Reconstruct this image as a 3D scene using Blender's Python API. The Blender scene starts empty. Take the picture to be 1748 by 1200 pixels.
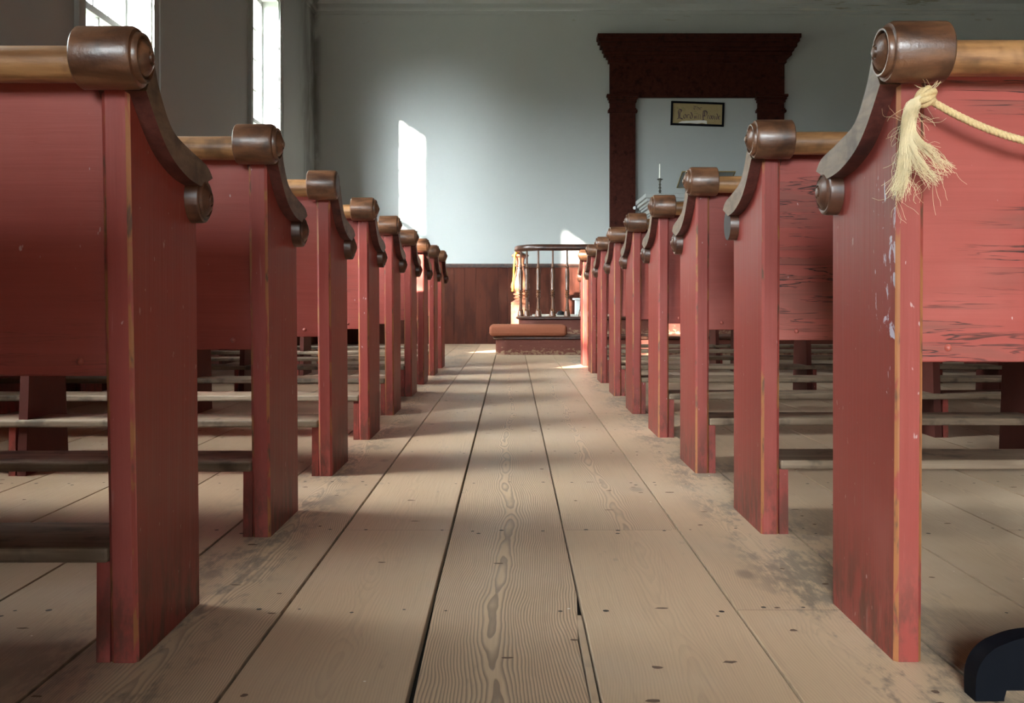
import bpy, bmesh, math, random
from mathutils import Vector, Matrix
random.seed(7)
C = bpy.context.scene.collection
SC = bpy.context.scene

# ------------------------------------------------------------------ camera
CAM_H, FPX, VPX, VPY = 0.55, 1650.0, 880.0, 512.0
cam_d = bpy.data.cameras.new('camera'); cam = bpy.data.objects.new('camera', cam_d); C.objects.link(cam)
cam.location = (0, 0, CAM_H); cam.rotation_euler = (math.radians(90), 0, 0)
cam_d.sensor_width = 36.0; cam_d.lens = 36.0 * FPX / 1748.0
cam_d.shift_x = (874 - VPX) / 1748.0; cam_d.shift_y = -(600 - VPY) / 1748.0
cam_d.clip_start = 0.02; cam_d.clip_end = 400
SC.camera = cam

def P(px, py, D):
    """a point at distance D in front of the doorway, read off the photograph"""
    return Vector(((px - VPX) / FPX * D, D, CAM_H + (VPY - py) / FPX * D))

# ------------------------------------------------------------------ view, sky, sun
vs = SC.view_settings
SC.display_settings.display_device = 'sRGB'
vs.view_transform = 'Standard'; vs.look = 'None'; vs.gamma = 1.0; vs.use_curve_mapping = False
vs.exposure = 1.22
SUN_DIR = Vector((0.574, 1.0, -0.39)).normalized()      # the way the light travels
SUN_E, SKY_E, HALO_E, HAZE_E, FILL_E = 26.0, 1.5, 74.0, 13.0, 50.0
FILL_DIR = Vector((-0.42, -0.52, 0.74)).normalized()    # bright sky lobe added to lift the light on the floor

def build_world():
    w = bpy.data.worlds.new('sky'); SC.world = w; w.use_nodes = True
    nt = w.node_tree; nt.nodes.clear(); L = nt.links.new
    def N(t, **k):
        n = nt.nodes.new(t)
        for a, b in k.items(): setattr(n, a, b)
        return n
    out = N('ShaderNodeOutputWorld'); bg = N('ShaderNodeBackground')
    tc = N('ShaderNodeTexCoord')
    nrm = N('ShaderNodeVectorMath', operation='NORMALIZE'); L(tc.outputs['Generated'], nrm.inputs[0])
    def lobe(d, power, amount, add):
        dot = N('ShaderNodeVectorMath', operation='DOT_PRODUCT'); dot.inputs[1].default_value = d
        L(nrm.outputs[0], dot.inputs[0])
        mx = N('ShaderNodeMath', operation='MAXIMUM'); mx.inputs[1].default_value = 0.0; L(dot.outputs['Value'], mx.inputs[0])
        pw = N('ShaderNodeMath', operation='POWER'); pw.inputs[1].default_value = power; L(mx.outputs[0], pw.inputs[0])
        h = N('ShaderNodeMath', operation='MULTIPLY_ADD'); h.inputs[1].default_value = amount; L(pw.outputs[0], h.inputs[0])
        if isinstance(add, float): h.inputs[2].default_value = add
        else: L(add.outputs[0], h.inputs[2])
        return h
    h = lobe(-SUN_DIR, 8.0, HAZE_E, SKY_E)
    h = lobe(-SUN_DIR, 34.0, HALO_E, h)            # hazy glow around the low sun
    h = lobe(FILL_DIR, 4.0, FILL_E, h)
    bg.inputs['Color'].default_value = (0.86, 0.95, 1.0, 1)
    L(h.outputs[0], bg.inputs['Strength']); L(bg.outputs[0], out.inputs[0])
build_world()

sd = bpy.data.lights.new('sun', 'SUN'); so = bpy.data.objects.new('sun', sd); C.objects.link(so)
sd.energy = SUN_E; sd.angle = math.radians(0.9); sd.color = (1.0, 0.93, 0.82)
so.rotation_euler = SUN_DIR.to_track_quat('-Z', 'Y').to_euler()
so.location = (-20, -30, 20)

# ------------------------------------------------------------------ material builder
class MB_:
    def __init__(s, name):
        m = bpy.data.materials.new(name); m.use_nodes = True
        s.m = m; s.t = m.node_tree; s.t.nodes.clear()
        s.out = s.t.nodes.new('ShaderNodeOutputMaterial')
        s.b = s.t.nodes.new('ShaderNodeBsdfPrincipled')
        s.t.links.new(s.b.outputs[0], s.out.inputs[0])
    def _in(s, sock, v):
        if hasattr(v, 'is_output') or isinstance(v, bpy.types.NodeSocket): s.t.links.new(v, sock)
        else:
            if isinstance(v, tuple) and len(v) == 3 and sock.type == 'RGBA': v = (*v, 1)
            sock.default_value = v
    def n(s, t, ins=None, **k):
        nd = s.t.nodes.new(t)
        for a, b in k.items(): setattr(nd, a, b)
        for a, b in (ins or {}).items(): s._in(nd.inputs[a], b)
        return nd
    def math(s, op, a, b=0.0, c=0.0, clamp=False):
        nd = s.n('ShaderNodeMath', {0: a, 1: b, 2: c}, operation=op, use_clamp=clamp); return nd.outputs[0]
    def vmath(s, op, a, b):
        return s.n('ShaderNodeVectorMath', {0: a, 1: b}, operation=op).outputs[0]
    def mix(s, f, a, b, mode='MIX'):
        nd = s.n('ShaderNodeMix', data_type='RGBA', blend_type=mode)
        s._in(nd.inputs[0], f); s._in(nd.inputs[6], a); s._in(nd.inputs[7], b); return nd.outputs[2]
    def ramp(s, f, lo, hi):
        nd = s.n('ShaderNodeMapRange', {0: f, 1: lo, 2: hi}, interpolation_type='SMOOTHSTEP'); return nd.outputs[0]
    def obj(s): return s.n('ShaderNodeTexCoord').outputs['Object']
    def rnd(s): return s.n('ShaderNodeObjectInfo').outputs['Random']
    def loc(s):
        """object coordinates shifted by a random amount per object, so copies differ"""
        r = s.rnd(); o = s.n('ShaderNodeCombineXYZ', {0: s.math('MULTIPLY', r, 31.0), 1: s.math('MULTIPLY', r, 17.0), 2: s.math('MULTIPLY', r, 47.0)}).outputs[0]
        return s.vmath('ADD', s.obj(), o)
    def noise(s, v, scale, detail=3.0, rough=0.55, dist=0.0, sv=(1, 1, 1)):
        if sv != (1, 1, 1): v = s.vmath('MULTIPLY', v, sv)
        return s.n('ShaderNodeTexNoise', {'Vector': v, 'Scale': scale, 'Detail': detail, 'Roughness': rough, 'Distortion': dist}).outputs[0]
    def bump(s, h, st, dist=0.01):
        nd = s.n('ShaderNodeBump', {'Height': h, 'Strength': st, 'Distance': dist}); s.t.links.new(nd.outputs[0], s.b.inputs['Normal'])
    def done(s, col=None, rough=None, **k):
        if col is not None: s._in(s.b.inputs['Base Color'], col)
        if rough is not None: s._in(s.b.inputs['Roughness'], rough)
        for a, b in k.items(): s._in(s.b.inputs[a.replace('_', ' ')], b)
        return s.m

def m_plain(name, col, rough=0.5, amt=0.12, scale=30, **k):
    b = MB_(name); v = b.loc(); f = b.noise(v, scale, 4)
    c = b.mix(f, tuple(x * (1 - amt) for x in col), tuple(min(1, x * (1 + amt)) for x in col))
    return b.done(c, rough, **k)

RED = (0.300, 0.052, 0.038)
def m_paint(name, grain, cracks=0.0, scuff=0.0, faded=0.25):
    """oxblood paint on boards; grain 'z' runs up the board, 'x' along it"""
    b = MB_(name); v = b.loc()
    sv = (60, 60, 2.5) if grain == 'z' else (2.0, 40, 70)
    fine = b.noise(v, 1.0, 5, 0.6, 0.0, sv)
    blot = b.noise(v, 3.5, 3)
    c = b.mix(fine, (0.200, 0.031, 0.023), (0.280, 0.052, 0.040)) if grain == 'z' else b.mix(fine, (0.225, 0.039, 0.029), (0.340, 0.070, 0.054))
    c = b.mix(b.math('MULTIPLY', b.ramp(blot, 0.45, 0.75), faded), c, (0.42, 0.150, 0.120))
    h = fine
    if cracks > 0:
        cv = b.noise(v, 1.0, 4, 0.55, 0.6, (2.6, 30, 62))
        ck = b.ramp(b.math('ABSOLUTE', b.math('SUBTRACT', cv, 0.5)), 0.020, 0.004)
        patch = b.ramp(b.noise(v, 2.2, 2, 0.5, 0.0, (1, 1, 2.2)), 0.50, 0.62)
        k = b.math('MULTIPLY', b.math('MULTIPLY', ck, patch), cracks)
        smudge = b.math('MULTIPLY', b.math('MULTIPLY', b.ramp(cv, 0.42, 0.62), patch), 0.45 * cracks)
        c = b.mix(smudge, c, (0.10, 0.055, 0.040))
        c = b.mix(k, c, (0.030, 0.014, 0.011))
        h = b.math('SUBTRACT', fine, b.math('MULTIPLY', k, 2.0))
    if grain == 'z':                                        # boots and brooms have rubbed the feet of the ends
        zf = b.n('ShaderNodeSeparateXYZ', {0: b.obj()}).outputs[2]
        rub = b.math('MULTIPLY', b.ramp(zf, 0.22, 0.02), b.ramp(b.noise(v, 1.0, 5, 0.7, 0, (26, 26, 10)), 0.42, 0.62))
        c = b.mix(b.math('MULTIPLY', rub, 0.75), c, (0.075, 0.030, 0.018))
        scr = b.ramp(b.noise(v, 1.0, 2, 0.5, 0, (120, 70, 9)), 0.70, 0.76)
        c = b.mix(b.math('MULTIPLY', scr, 0.30), c, (0.42, 0.22, 0.19))
    # little chips down to pale filler
    chip = b.ramp(b.noise(v, 1.0, 2, 0.5, 0.0, (90, 90, 38)), 0.72 if grain == 'z' else 0.75, 0.755 if grain == 'z' else 0.79)
    c = b.mix(b.math('MULTIPLY', chip, 0.6), c, (0.50, 0.38, 0.36))
    if scuff > 0:                                              # white scrapes along the worn edge of the nearest end
        o = b.n('ShaderNodeSeparateXYZ', {0: b.obj()})
        near = b.ramp(o.outputs[1], 0.14, 0.0)
        near = b.math('MULTIPLY', near, b.ramp(o.outputs[0], 0.008, 0.002)); s1 = b.noise(b.obj(), 1.0, 4, 0.65, 0.8, (40, 34, 22))
        zz = b.math('MULTIPLY', b.ramp(o.outputs[2], 0.36, 0.50), b.ramp(o.outputs[2], 0.84, 0.70))
        s1 = b.ramp(b.math('ADD', s1, b.math('MULTIPLY', near, b.math('MULTIPLY_ADD', zz, 0.19, 0.02))), 0.745, 0.79)
        c = b.mix(b.math('MULTIPLY', b.math('MULTIPLY', s1, b.ramp(o.outputs[0], 0.010, 0.003)), scuff), c, (0.55, 0.52, 0.60))
    b.bump(h, 0.25, 0.004)
    return b.done(c, b.math('MULTIPLY_ADD', fine, 0.2, 0.36), Specular_IOR_Level=0.3)

def m_worn():
    b = MB_('worn_edge'); v = b.loc()
    f = b.noise(v, 1.0, 3, 0.6, 0.4, (40, 40, 9))
    big = b.noise(v, 1.0, 2, 0.5, 0, (6, 6, 3.2)); z_ = b.n('ShaderNodeSeparateXYZ', {0: b.obj()}).outputs[2]
    f2 = b.math('ADD', f, b.math('ADD', b.math('MULTIPLY', b.math('SUBTRACT', big, 0.5), 0.8), b.math('MULTIPLY', z_, -0.12)))
    c = b.mix(b.ramp(f2, 0.42, 0.50), (0.25, 0.042, 0.031), (0.28, 0.100, 0.034))
    c = b.mix(b.ramp(b.noise(v, 1.0, 3, 0.6, 0, (60, 60, 14)), 0.55, 0.68), c, (0.10, 0.040, 0.022))
    return b.done(c, 0.55)

def m_varnish(name, dark, light, rough=0.28, sv=(4, 40, 40), scar=0.0, coat=0.5, **kw):
    b = MB_(name); v = b.loc()
    g = b.noise(v, 1.0, 5, 0.6, 0.5, sv); bl = b.noise(v, 14, 3)
    c = b.mix(b.ramp(g, 0.3, 0.7), dark, light)
    c = b.mix(b.math('MULTIPLY', b.ramp(bl, 0.52, 0.70), 0.65), c, tuple(x * 0.30 for x in dark))
    b.bump(b.noise(v, 85, 4, 0.65), 0.12 + scar, 0.003)
    return b.done(c, b.math('MULTIPLY_ADD', bl, 0.22, rough - 0.08), Coat_Weight=coat, Coat_Roughness=0.22, **kw)

def m_floor():
    b = MB_('floorboards')
    at = lambda nm: b.n('ShaderNodeAttribute', attribute_name=nm).outputs['Fac']
    px, pid, gs = at('px'), at('pid'), at('grain')
    o = b.obj(); xyz = b.n('ShaderNodeSeparateXYZ', {0: o}); X, Y = xyz.outputs[0], xyz.outputs[1]
    off = b.math('MULTIPLY', pid, 53.0)
    v = b.n('ShaderNodeCombineXYZ', {0: px, 1: b.math('ADD', Y, off), 2: off}).outputs[0]
    # cathedral figure: rings cut along the board, arches where the heart wanders
    heart = b.math('MULTIPLY', b.math('SUBTRACT', b.noise(v, 1.0, 1, 0.5, 0, (0, 1.1, 1)), 0.5), 0.09)
    xx = b.math('SUBTRACT', px, heart)
    q = b.math('SUBTRACT', b.math('SQRT', b.math('MULTIPLY_ADD', xx, xx, 0.0009)), 0.03)
    wob = b.noise(v, 1.0, 2, 0.5, 0, (7, 2.3, 1)); wob2 = b.noise(v, 1.0, 2, 0.5, 0, (22, 7, 1))
    ph = b.math('ADD', b.math('MULTIPLY', q, 235.0), b.math('ADD', b.math('MULTIPLY', wob, 10.0), b.math('MULTIPLY', wob2, 1.4)))
    ring = b.math('FRACT', ph)
    line = b.math('MULTIPLY', b.ramp(ring, 0.30, 0.86), b.ramp(ring, 1.0, 0.90))
    fine = b.noise(v, 1.0, 4, 0.6, 0, (160, 5, 1))
    blot = b.noise(v, 2.3, 4)
    base = b.mix(blot, (0.405, 0.268, 0.158), (0.535, 0.372, 0.235))
    base = b.mix(b.math('MULTIPLY', b.math('SUBTRACT', pid, 0.5), 0.3), base, (0.30, 0.19, 0.12))
    base = b.mix(b.math('MULTIPLY', b.ramp(fine, 0.45, 0.75), 0.22), base, (0.20, 0.12, 0.075))
    c = b.mix(b.math('MULTIPLY', line, b.math('MULTIPLY_ADD', gs, 0.72, 0.09)), base, (0.115, 0.064, 0.040))
    tread = b.ramp(b.math('ADD', b.math('ABSOLUTE', X), b.math('MULTIPLY', b.math('SUBTRACT', blot, 0.5), 0.25)), 0.52, 0.86)   # shade under the pews, painted into the board colour
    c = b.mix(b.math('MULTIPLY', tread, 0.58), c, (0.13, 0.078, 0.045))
    # knots and stains
    kn = b.n('ShaderNodeTexVoronoi', {'Vector': b.vmath('MULTIPLY', v, (3.2, 1.7, 0.3)), 'Scale': 1.0}).outputs[0]
    c = b.mix(b.math('MULTIPLY', b.ramp(kn, 0.085, 0.03), 0.7), c, (0.085, 0.045, 0.030))
    mk = b.noise(o, 1.0, 3, 0.6, 0, (26, 7, 1))
    mk2 = b.noise(o, 1.3, 2)
    c = b.mix(b.math('MULTIPLY', b.math('MULTIPLY', b.ramp(mk, 0.62, 0.72), b.ramp(mk2, 0.45, 0.6)), 0.45), c, (0.085, 0.058, 0.045))
    # ground-in dirt along both lines of pew ends
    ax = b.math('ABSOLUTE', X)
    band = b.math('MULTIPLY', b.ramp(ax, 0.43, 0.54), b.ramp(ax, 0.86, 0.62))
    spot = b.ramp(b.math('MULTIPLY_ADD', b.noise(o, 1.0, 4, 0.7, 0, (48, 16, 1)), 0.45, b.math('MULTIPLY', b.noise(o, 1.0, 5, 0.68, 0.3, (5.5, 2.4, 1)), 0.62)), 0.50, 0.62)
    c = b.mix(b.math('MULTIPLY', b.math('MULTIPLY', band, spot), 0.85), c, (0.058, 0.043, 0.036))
    # pale dust and flecks
    du = b.ramp(b.noise(o, 2.0, 4, 0.6), 0.45, 0.7)
    c = b.mix(b.math('MULTIPLY', du, 0.16), c, (0.50, 0.44, 0.37))
    fl = b.n('ShaderNodeTexVoronoi', {'Vector': o, 'Scale': 9.0}).outputs[0]
    c = b.mix(b.ramp(fl, 0.030, 0.022), c, (0.75, 0.72, 0.66))
    b.bump(b.math('SUBTRACT', fine, b.math('MULTIPLY', line, gs)), 0.22, 0.004)
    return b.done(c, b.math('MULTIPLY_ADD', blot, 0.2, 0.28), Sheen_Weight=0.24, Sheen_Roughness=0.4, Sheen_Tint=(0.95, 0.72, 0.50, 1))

def m_plaster(name='plaster', trim=False):
    b = MB_(name); o = b.obj(); s = b.n('ShaderNodeSeparateXYZ', {0: o}); X, Y, Z = s.outputs
    n1 = b.noise(o, 1.1, 4); n2 = b.noise(o, 60, 2)
    c = b.mix(n1, (0.37, 0.385, 0.370), (0.42, 0.435, 0.42))
    # mould in the far left corner
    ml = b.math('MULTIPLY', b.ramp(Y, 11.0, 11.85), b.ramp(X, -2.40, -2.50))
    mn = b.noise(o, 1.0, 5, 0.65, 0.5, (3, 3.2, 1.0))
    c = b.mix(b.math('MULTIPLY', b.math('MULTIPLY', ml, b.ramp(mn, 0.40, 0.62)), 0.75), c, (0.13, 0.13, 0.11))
    # water marks and flaking under the cornice
    wz = b.math('MULTIPLY', b.ramp(Z, 4.04, 4.16), b.math('MULTIPLY', b.ramp(X, 3.1, 3.7), b.ramp(X, 6.0, 5.2)))
    wn = b.noise(o, 1.0, 5, 0.65, 0.4, (1.3, 2, 16))
    c = b.mix(b.math('MULTIPLY', b.math('MULTIPLY', wz, b.ramp(wn, 0.52, 0.60)), 0.7), c, (0.50, 0.48, 0.40))
    c = b.mix(b.math('MULTIPLY', b.math('MULTIPLY', wz, b.ramp(wn, 0.44, 0.36)), 0.8), c, (0.22, 0.20, 0.13))
    sp = b.math('MULTIPLY', b.ramp(Z, 3.75, 4.05), b.ramp(b.noise(o, 1.0, 3, 0.6, 0.3, (2.5, 2, 6)), 0.66, 0.72))
    c = b.mix(b.math('MULTIPLY', sp, 0.5), c, (0.28, 0.24, 0.15))
    b.bump(b.noise(o, 7, 4), 0.10, 0.01)
    return b.done(c, 0.75)

M = {}
M['paint_end'] = m_paint('painted_pew_end', 'z', faded=0.15)
M['paint_scuffed'] = m_paint('scuffed_pew_end', 'z', scuff=0.85)
M['paint_panel'] = m_paint('painted_back_panel', 'x', cracks=0.25)
M['paint_cracked'] = m_paint('cracked_back_panel', 'x', cracks=0.95, faded=0.5)
M['paint_dark'] = m_plain('shade_dark_red_paint', (0.085, 0.022, 0.016), 0.55, 0.25, 14, Specular_IOR_Level=0.2)  # pew supports coloured darker to carry the shade under the seats
M['worn'] = m_worn()
M['roll'] = m_varnish('dark_varnished_roll', (0.055, 0.021, 0.010), (0.172, 0.075, 0.036), 0.32, (9, 30, 30), scar=0.22, coat=0.22)
M['rail'] = m_varnish('honey_varnished_rail', (0.170, 0.072, 0.026), (0.400, 0.200, 0.080), 0.38, scar=0.10, coat=0.25)
M['cap'] = m_varnish('dusty_arm_cap', (0.105, 0.060, 0.032), (0.175, 0.110, 0.064), 0.52, (6, 12, 60), coat=0.1)
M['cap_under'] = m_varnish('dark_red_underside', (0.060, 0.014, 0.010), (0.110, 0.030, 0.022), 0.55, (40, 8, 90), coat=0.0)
M['scroll'] = m_varnish('dark_scroll', (0.055, 0.021, 0.012), (0.115, 0.046, 0.024), 0.36, coat=0.12)
M['black_end'] = m_plain('blackened_wood', (0.022, 0.020, 0.020), 0.6)
M['plank'] = m_varnish('bare_foot_board', (0.140, 0.090, 0.055), (0.250, 0.175, 0.115), 0.6, (3, 50, 50), coat=0.0)
M['bolt'] = m_plain('painted_bolt', (0.33, 0.075, 0.055), 0.4)
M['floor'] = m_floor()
M['gap'] = m_plain('dark_joint', (0.012, 0.010, 0.008), 0.9)
M['nail'] = m_plain('old_nail', (0.030, 0.024, 0.020), 0.6)
M['bruise'] = m_plain('bruised_board', (0.115, 0.066, 0.042), 0.7, 0.35, 90)
M['plaster'] = m_plaster()
M['white'] = m_plain('old_white_paint', (0.66, 0.68, 0.66), 0.5, 0.05)
M['sash'] = m_plain('weathered_sash_paint', (0.34, 0.35, 0.34), 0.6, 0.05)
M['greywhite'] = m_plain('grey_white_paint', (0.36, 0.37, 0.355), 0.55, 0.08, 12)
def m_wainscot():
    b = MB_('wainscot_stain'); v = b.obj()
    bd = b.n('ShaderNodeAttribute', attribute_name='pid').outputs['Fac']
    f = b.noise(v, 1.0, 5, 0.6, 0.3, (30, 30, 2.2)); bl = b.noise(v, 3.0, 4)
    c = b.mix(f, (0.055, 0.015, 0.009), (0.110, 0.033, 0.020))
    c = b.mix(b.math('MULTIPLY', bd, 0.45), c, (0.050, 0.014, 0.009))
    c = b.mix(b.math('MULTIPLY', b.ramp(bl, 0.56, 0.74), 0.35), c, (0.14, 0.055, 0.035)); c = b.mix(b.math('MULTIPLY', b.ramp(b.noise(v, 1.0, 5, 0.68, 0, (7, 7, 1.8)), 0.46, 0.62), 0.62), c, (0.028, 0.010, 0.007))
    return b.done(c, 0.6, Specular_IOR_Level=0.06)
M['wainscot'] = m_wainscot()
M['darkwood'] = m_varnish('dark_polished_wood', (0.030, 0.011, 0.007), (0.065, 0.024, 0.013), 0.30, (40, 40, 4), coat=0.08)
M['turned'] = m_varnish('turned_baluster_wood', (0.085, 0.033, 0.016), (0.150, 0.064, 0.032), 0.30, (40, 40, 4), coat=0.15)
M['newel'] = m_varnish('red_newel_wood', (0.250, 0.085, 0.045), (0.380, 0.150, 0.085), 0.32, (40, 40, 4))
M['surround'] = m_varnish('dark_red_brown_paint', (0.034, 0.0085, 0.0055), (0.055, 0.014, 0.009), 0.6, (20, 20, 20), coat=0.0, Specular_IOR_Level=0.08)
def m_riser():
    b = MB_('scuffed_step_riser'); v = b.obj(); z = b.n('ShaderNodeSeparateXYZ', {0: v}).outputs[2]
    c = b.mix(b.noise(v, 1.0, 4, 0.6, 0, (4, 4, 40)), (0.085, 0.022, 0.015), (0.145, 0.045, 0.030))
    sc = b.noise(v, 1.0, 4, 0.7, 0, (22, 22, 40))
    sc = b.ramp(b.math('ADD', sc, b.math('MULTIPLY', b.ramp(z, 0.10, 0.0), 0.20)), 0.62, 0.74)
    c = b.mix(b.math('MULTIPLY', sc, 0.8), c, (0.26, 0.165, 0.10))
    return b.done(c, 0.55, Specular_IOR_Level=0.2)
M['riser'] = m_riser()
M['cushion'] = m_plain('rust_velvet', (0.250, 0.084, 0.046), 0.85, 0.10, 60, Specular_IOR_Level=0.1)
M['carpet'] = m_plain('pale_carpet', (0.50, 0.47, 0.41), 0.9, 0.15, 40)
M['yellow'] = m_plain('yellow_cord', (0.80, 0.52, 0.02), 0.55, 0.05)
M['black'] = m_plain('black_paint', (0.0035, 0.004, 0.006), 0.6, 0.3, 40, Specular_IOR_Level=0.05)
M['bareblack'] = m_plain('dark_cloth', (0.012, 0.011, 0.012), 0.9)
M['candle'] = m_plain('white_wax', (0.80, 0.80, 0.74), 0.4, 0.03)
M['pewter'] = m_plain('dark_pewter', (0.10, 0.095, 0.075), 0.38, 0.2, Metallic=0.7)
M['brasswood'] = m_plain('yellowed_wood', (0.26, 0.19, 0.075), 0.4, 0.15)
M['mat'] = m_plain('yellowed_card', (0.36, 0.27, 0.13), 0.7, 0.15, 25)
M['ink'] = m_plain('faded_ink', (0.075, 0.040, 0.055), 0.8, 0.2)
M['ink2'] = m_plain('green_sprig_ink', (0.20, 0.21, 0.09), 0.8, 0.2)
M['motto_white'] = m_plain('plain_white', (0.78, 0.76, 0.72), 0.7, 0.05)
M['ceiling'] = m_plain('dark_ceiling_boards', (0.055, 0.040, 0.030), 0.6, 0.2, 4)  # unseen ceiling, kept dark to cut light bounced onto the upper walls
M['grass'] = m_plain('winter_grass', (0.07, 0.075, 0.04), 0.9, 0.3, 3)
M['trees'] = m_plain('bare_trees', (0.040, 0.042, 0.030), 0.95, 0.4, 0.5)
def m_rope():
    b = MB_('manila_rope'); v = b.loc(); f = b.noise(v, 300, 3)
    c = b.mix(f, (0.40, 0.26, 0.105), (0.72, 0.55, 0.30)); return b.done(c, 0.7)
M['rope'] = m_rope()
M['fibre'] = m_plain('hemp_fibre', (0.68, 0.55, 0.335), 0.7, 0.25, 90)
def m_glass():
    b = MB_('window_glass')
    tr = b.n('ShaderNodeBsdfTransparent', {0: (0.96, 0.98, 0.97, 1)}); gl = b.n('ShaderNodeBsdfGlossy', {'Roughness': 0.02})
    fr = b.n('ShaderNodeFresnel', {0: 1.3}); mx = b.n('ShaderNodeMixShader', {0: fr.outputs[0], 1: tr.outputs[0], 2: gl.outputs[0]})
    b.t.links.new(mx.outputs[0], b.out.inputs[0]); return b.m
M['glass'] = m_glass()

# ------------------------------------------------------------------ mesh helpers
def finish(name, bm, mats, parent=None, smooth=None, loc=None):
    bmesh.ops.recalc_face_normals(bm, faces=bm.faces)
    me = bpy.data.meshes.new(name); bm.to_mesh(me); bm.free()
    for m in (mats if isinstance(mats, (list, tuple)) else [mats]): me.materials.append(m)
    if smooth is not None:
        for p in me.polygons: p.use_smooth = True
        try: me.set_sharp_from_angle(angle=math.radians(smooth))
        except Exception: pass
    o = bpy.data.objects.new(name, me); C.objects.link(o)
    if parent is not None: o.parent = parent
    if loc is not None: o.location = loc
    return o

def box(bm, x0, x1, y0, y1, z0, z1, bev=0.0, seg=1):
    vs_ = [bm.verts.new((x, y, z)) for z in (z0, z1) for y in (y0, y1) for x in (x0, x1)]
    F = [(0, 2, 3, 1), (4, 5, 7, 6), (0, 1, 5, 4), (2, 6, 7, 3), (0, 4, 6, 2), (1, 3, 7, 5)]
    fs = [bm.faces.new([vs_[i] for i in f]) for f in F]
    if bev > 0:
        es = list({e for f in fs for e in f.edges})
        bmesh.ops.bevel(bm, geom=es, offset=bev, segments=seg, affect='EDGES', profile=0.5)
    return vs_

def lathe(bm, prof, axis='z', c=(0, 0, 0), seg=32, sgn=1):
    """prof: (along, radius) pairs"""
    rings = []
    for t, r in prof:
        ring = []
        if r < 1e-6:
            p = {'z': (0, 0, t), 'x': (t * sgn, 0, 0)}[axis]
            ring = [bm.verts.new(Vector(c) + Vector(p))]
        else:
            for k in range(seg):
                a = 2 * math.pi * k / seg; u, w = r * math.cos(a), r * math.sin(a)
                p = {'z': (u, w, t), 'x': (t * sgn, u, w)}[axis]
                ring.append(bm.verts.new(Vector(c) + Vector(p)))
        rings.append(ring)
    for A, B in zip(rings, rings[1:]):
        n = max(len(A), len(B))
        for k in range(n):
            q = [A[k % len(A)], A[(k + 1) % len(A)], B[(k + 1) % len(B)], B[k % len(B)]]
            u = []
            for x in q:
                if x not in u: u.append(x)
            if len(u) > 2: bm.faces.new(u)
    for R in (rings[0], rings[-1]):
        if len(R) > 2: bm.faces.new(R)

def prism(bm, poly, x0, x1, axis='x'):
    """extrude a polygon given in the other two axes"""
    def mk(t, p):
        return {'x': (t, p[0], p[1]), 'y': (p[0], t, p[1]), 'z': (p[0], p[1], t)}[axis]
    A = [bm.verts.new(mk(x0, p)) for p in poly]; B = [bm.verts.new(mk(x1, p)) for p in poly]
    fs = [bm.faces.new(A), bm.faces.new(B)]
    n = len(poly)
    for i in range(n): fs.append(bm.faces.new([A[i], A[(i + 1) % n], B[(i + 1) % n], B[i]]))
    return A, B, fs

def crom(pts, n=6):
    out = []; P_ = [Vector(p) for p in pts]
    for i in range(len(P_) - 1):
        p0, p1, p2, p3 = P_[max(i - 1, 0)], P_[i], P_[i + 1], P_[min(i + 2, len(P_) - 1)]
        for k in range(n):
            t = k / n
            out.append(0.5 * ((2 * p1) + (p2 - p0) * t + (2 * p0 - 5 * p1 + 4 * p2 - p3) * t * t + (3 * p1 - p0 - 3 * p2 + p3) * t ** 3))
    out.append(P_[-1]); return out

def tube(bm, pts, r, seg=8, cap=True):
    pts = [Vector(p) for p in pts]; rings = []
    up = Vector((0.13, 0.31, 0.94)).normalized()
    for i, p in enumerate(pts):
        d = (pts[min(i + 1, len(pts) - 1)] - pts[max(i - 1, 0)])
        if d.length < 1e-9: d = Vector((0, 0, 1))
        d.normalize()
        u = d.cross(up)
        if u.length < 1e-3: u = d.cross(Vector((1, 0, 0)))
        u.normalize(); w = d.cross(u)
        rr = r(i / (len(pts) - 1)) if callable(r) else r
        rings.append([bm.verts.new(p + (u * math.cos(2 * math.pi * k / seg) + w * math.sin(2 * math.pi * k / seg)) * rr) for k in range(seg)])
    for A, B in zip(rings, rings[1:]):
        for k in range(seg): bm.faces.new([A[k], A[(k + 1) % seg], B[(k + 1) % seg], B[k]])
    if cap: bm.faces.new(rings[0]); bm.faces.new(rings[-1])

def sweep(bm, path, prof, closed=False):
    """sweep a (side, up) profile along a path lying flat"""
    path = [Vector(p) for p in path]; rings = []
    for i, p in enumerate(path):
        d = path[min(i + 1, len(path) - 1)] - path[max(i - 1, 0)]; d.z = 0; d.normalize()
        s = Vector((d.y, -d.x, 0))
        rings.append([bm.verts.new(p + s * a + Vector((0, 0, b))) for a, b in prof])
    n = len(prof)
    for A, B in zip(rings, rings[1:]):
        for k in range(n): bm.faces.new([A[k], A[(k + 1) % n], B[(k + 1) % n], B[k]])
    bm.faces.new(rings[0]); bm.faces.new(rings[-1])

def thing(name, label, cat, loc=(0, 0, 0), group=None):
    o = bpy.data.objects.new(name, None); C.objects.link(o); o.location = loc
    o.empty_display_size = 0.1
    o['label'] = label; o['category'] = cat
    if group: o['group'] = group
    return o
def tag(o, label, cat, group=None):
    o['label'] = label; o['category'] = cat
    if group: o['group'] = group
    return o
def struct(o, label=None, cat=None):
    o['kind'] = 'structure'
    if label: o['label'] = label
    if cat: o['category'] = cat
    return o
def copy_tree(o, parent=None):
    c = o.copy(); C.objects.link(c); c.parent = parent
    for ch in list(o.children): copy_tree(ch, c)
    return c

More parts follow.
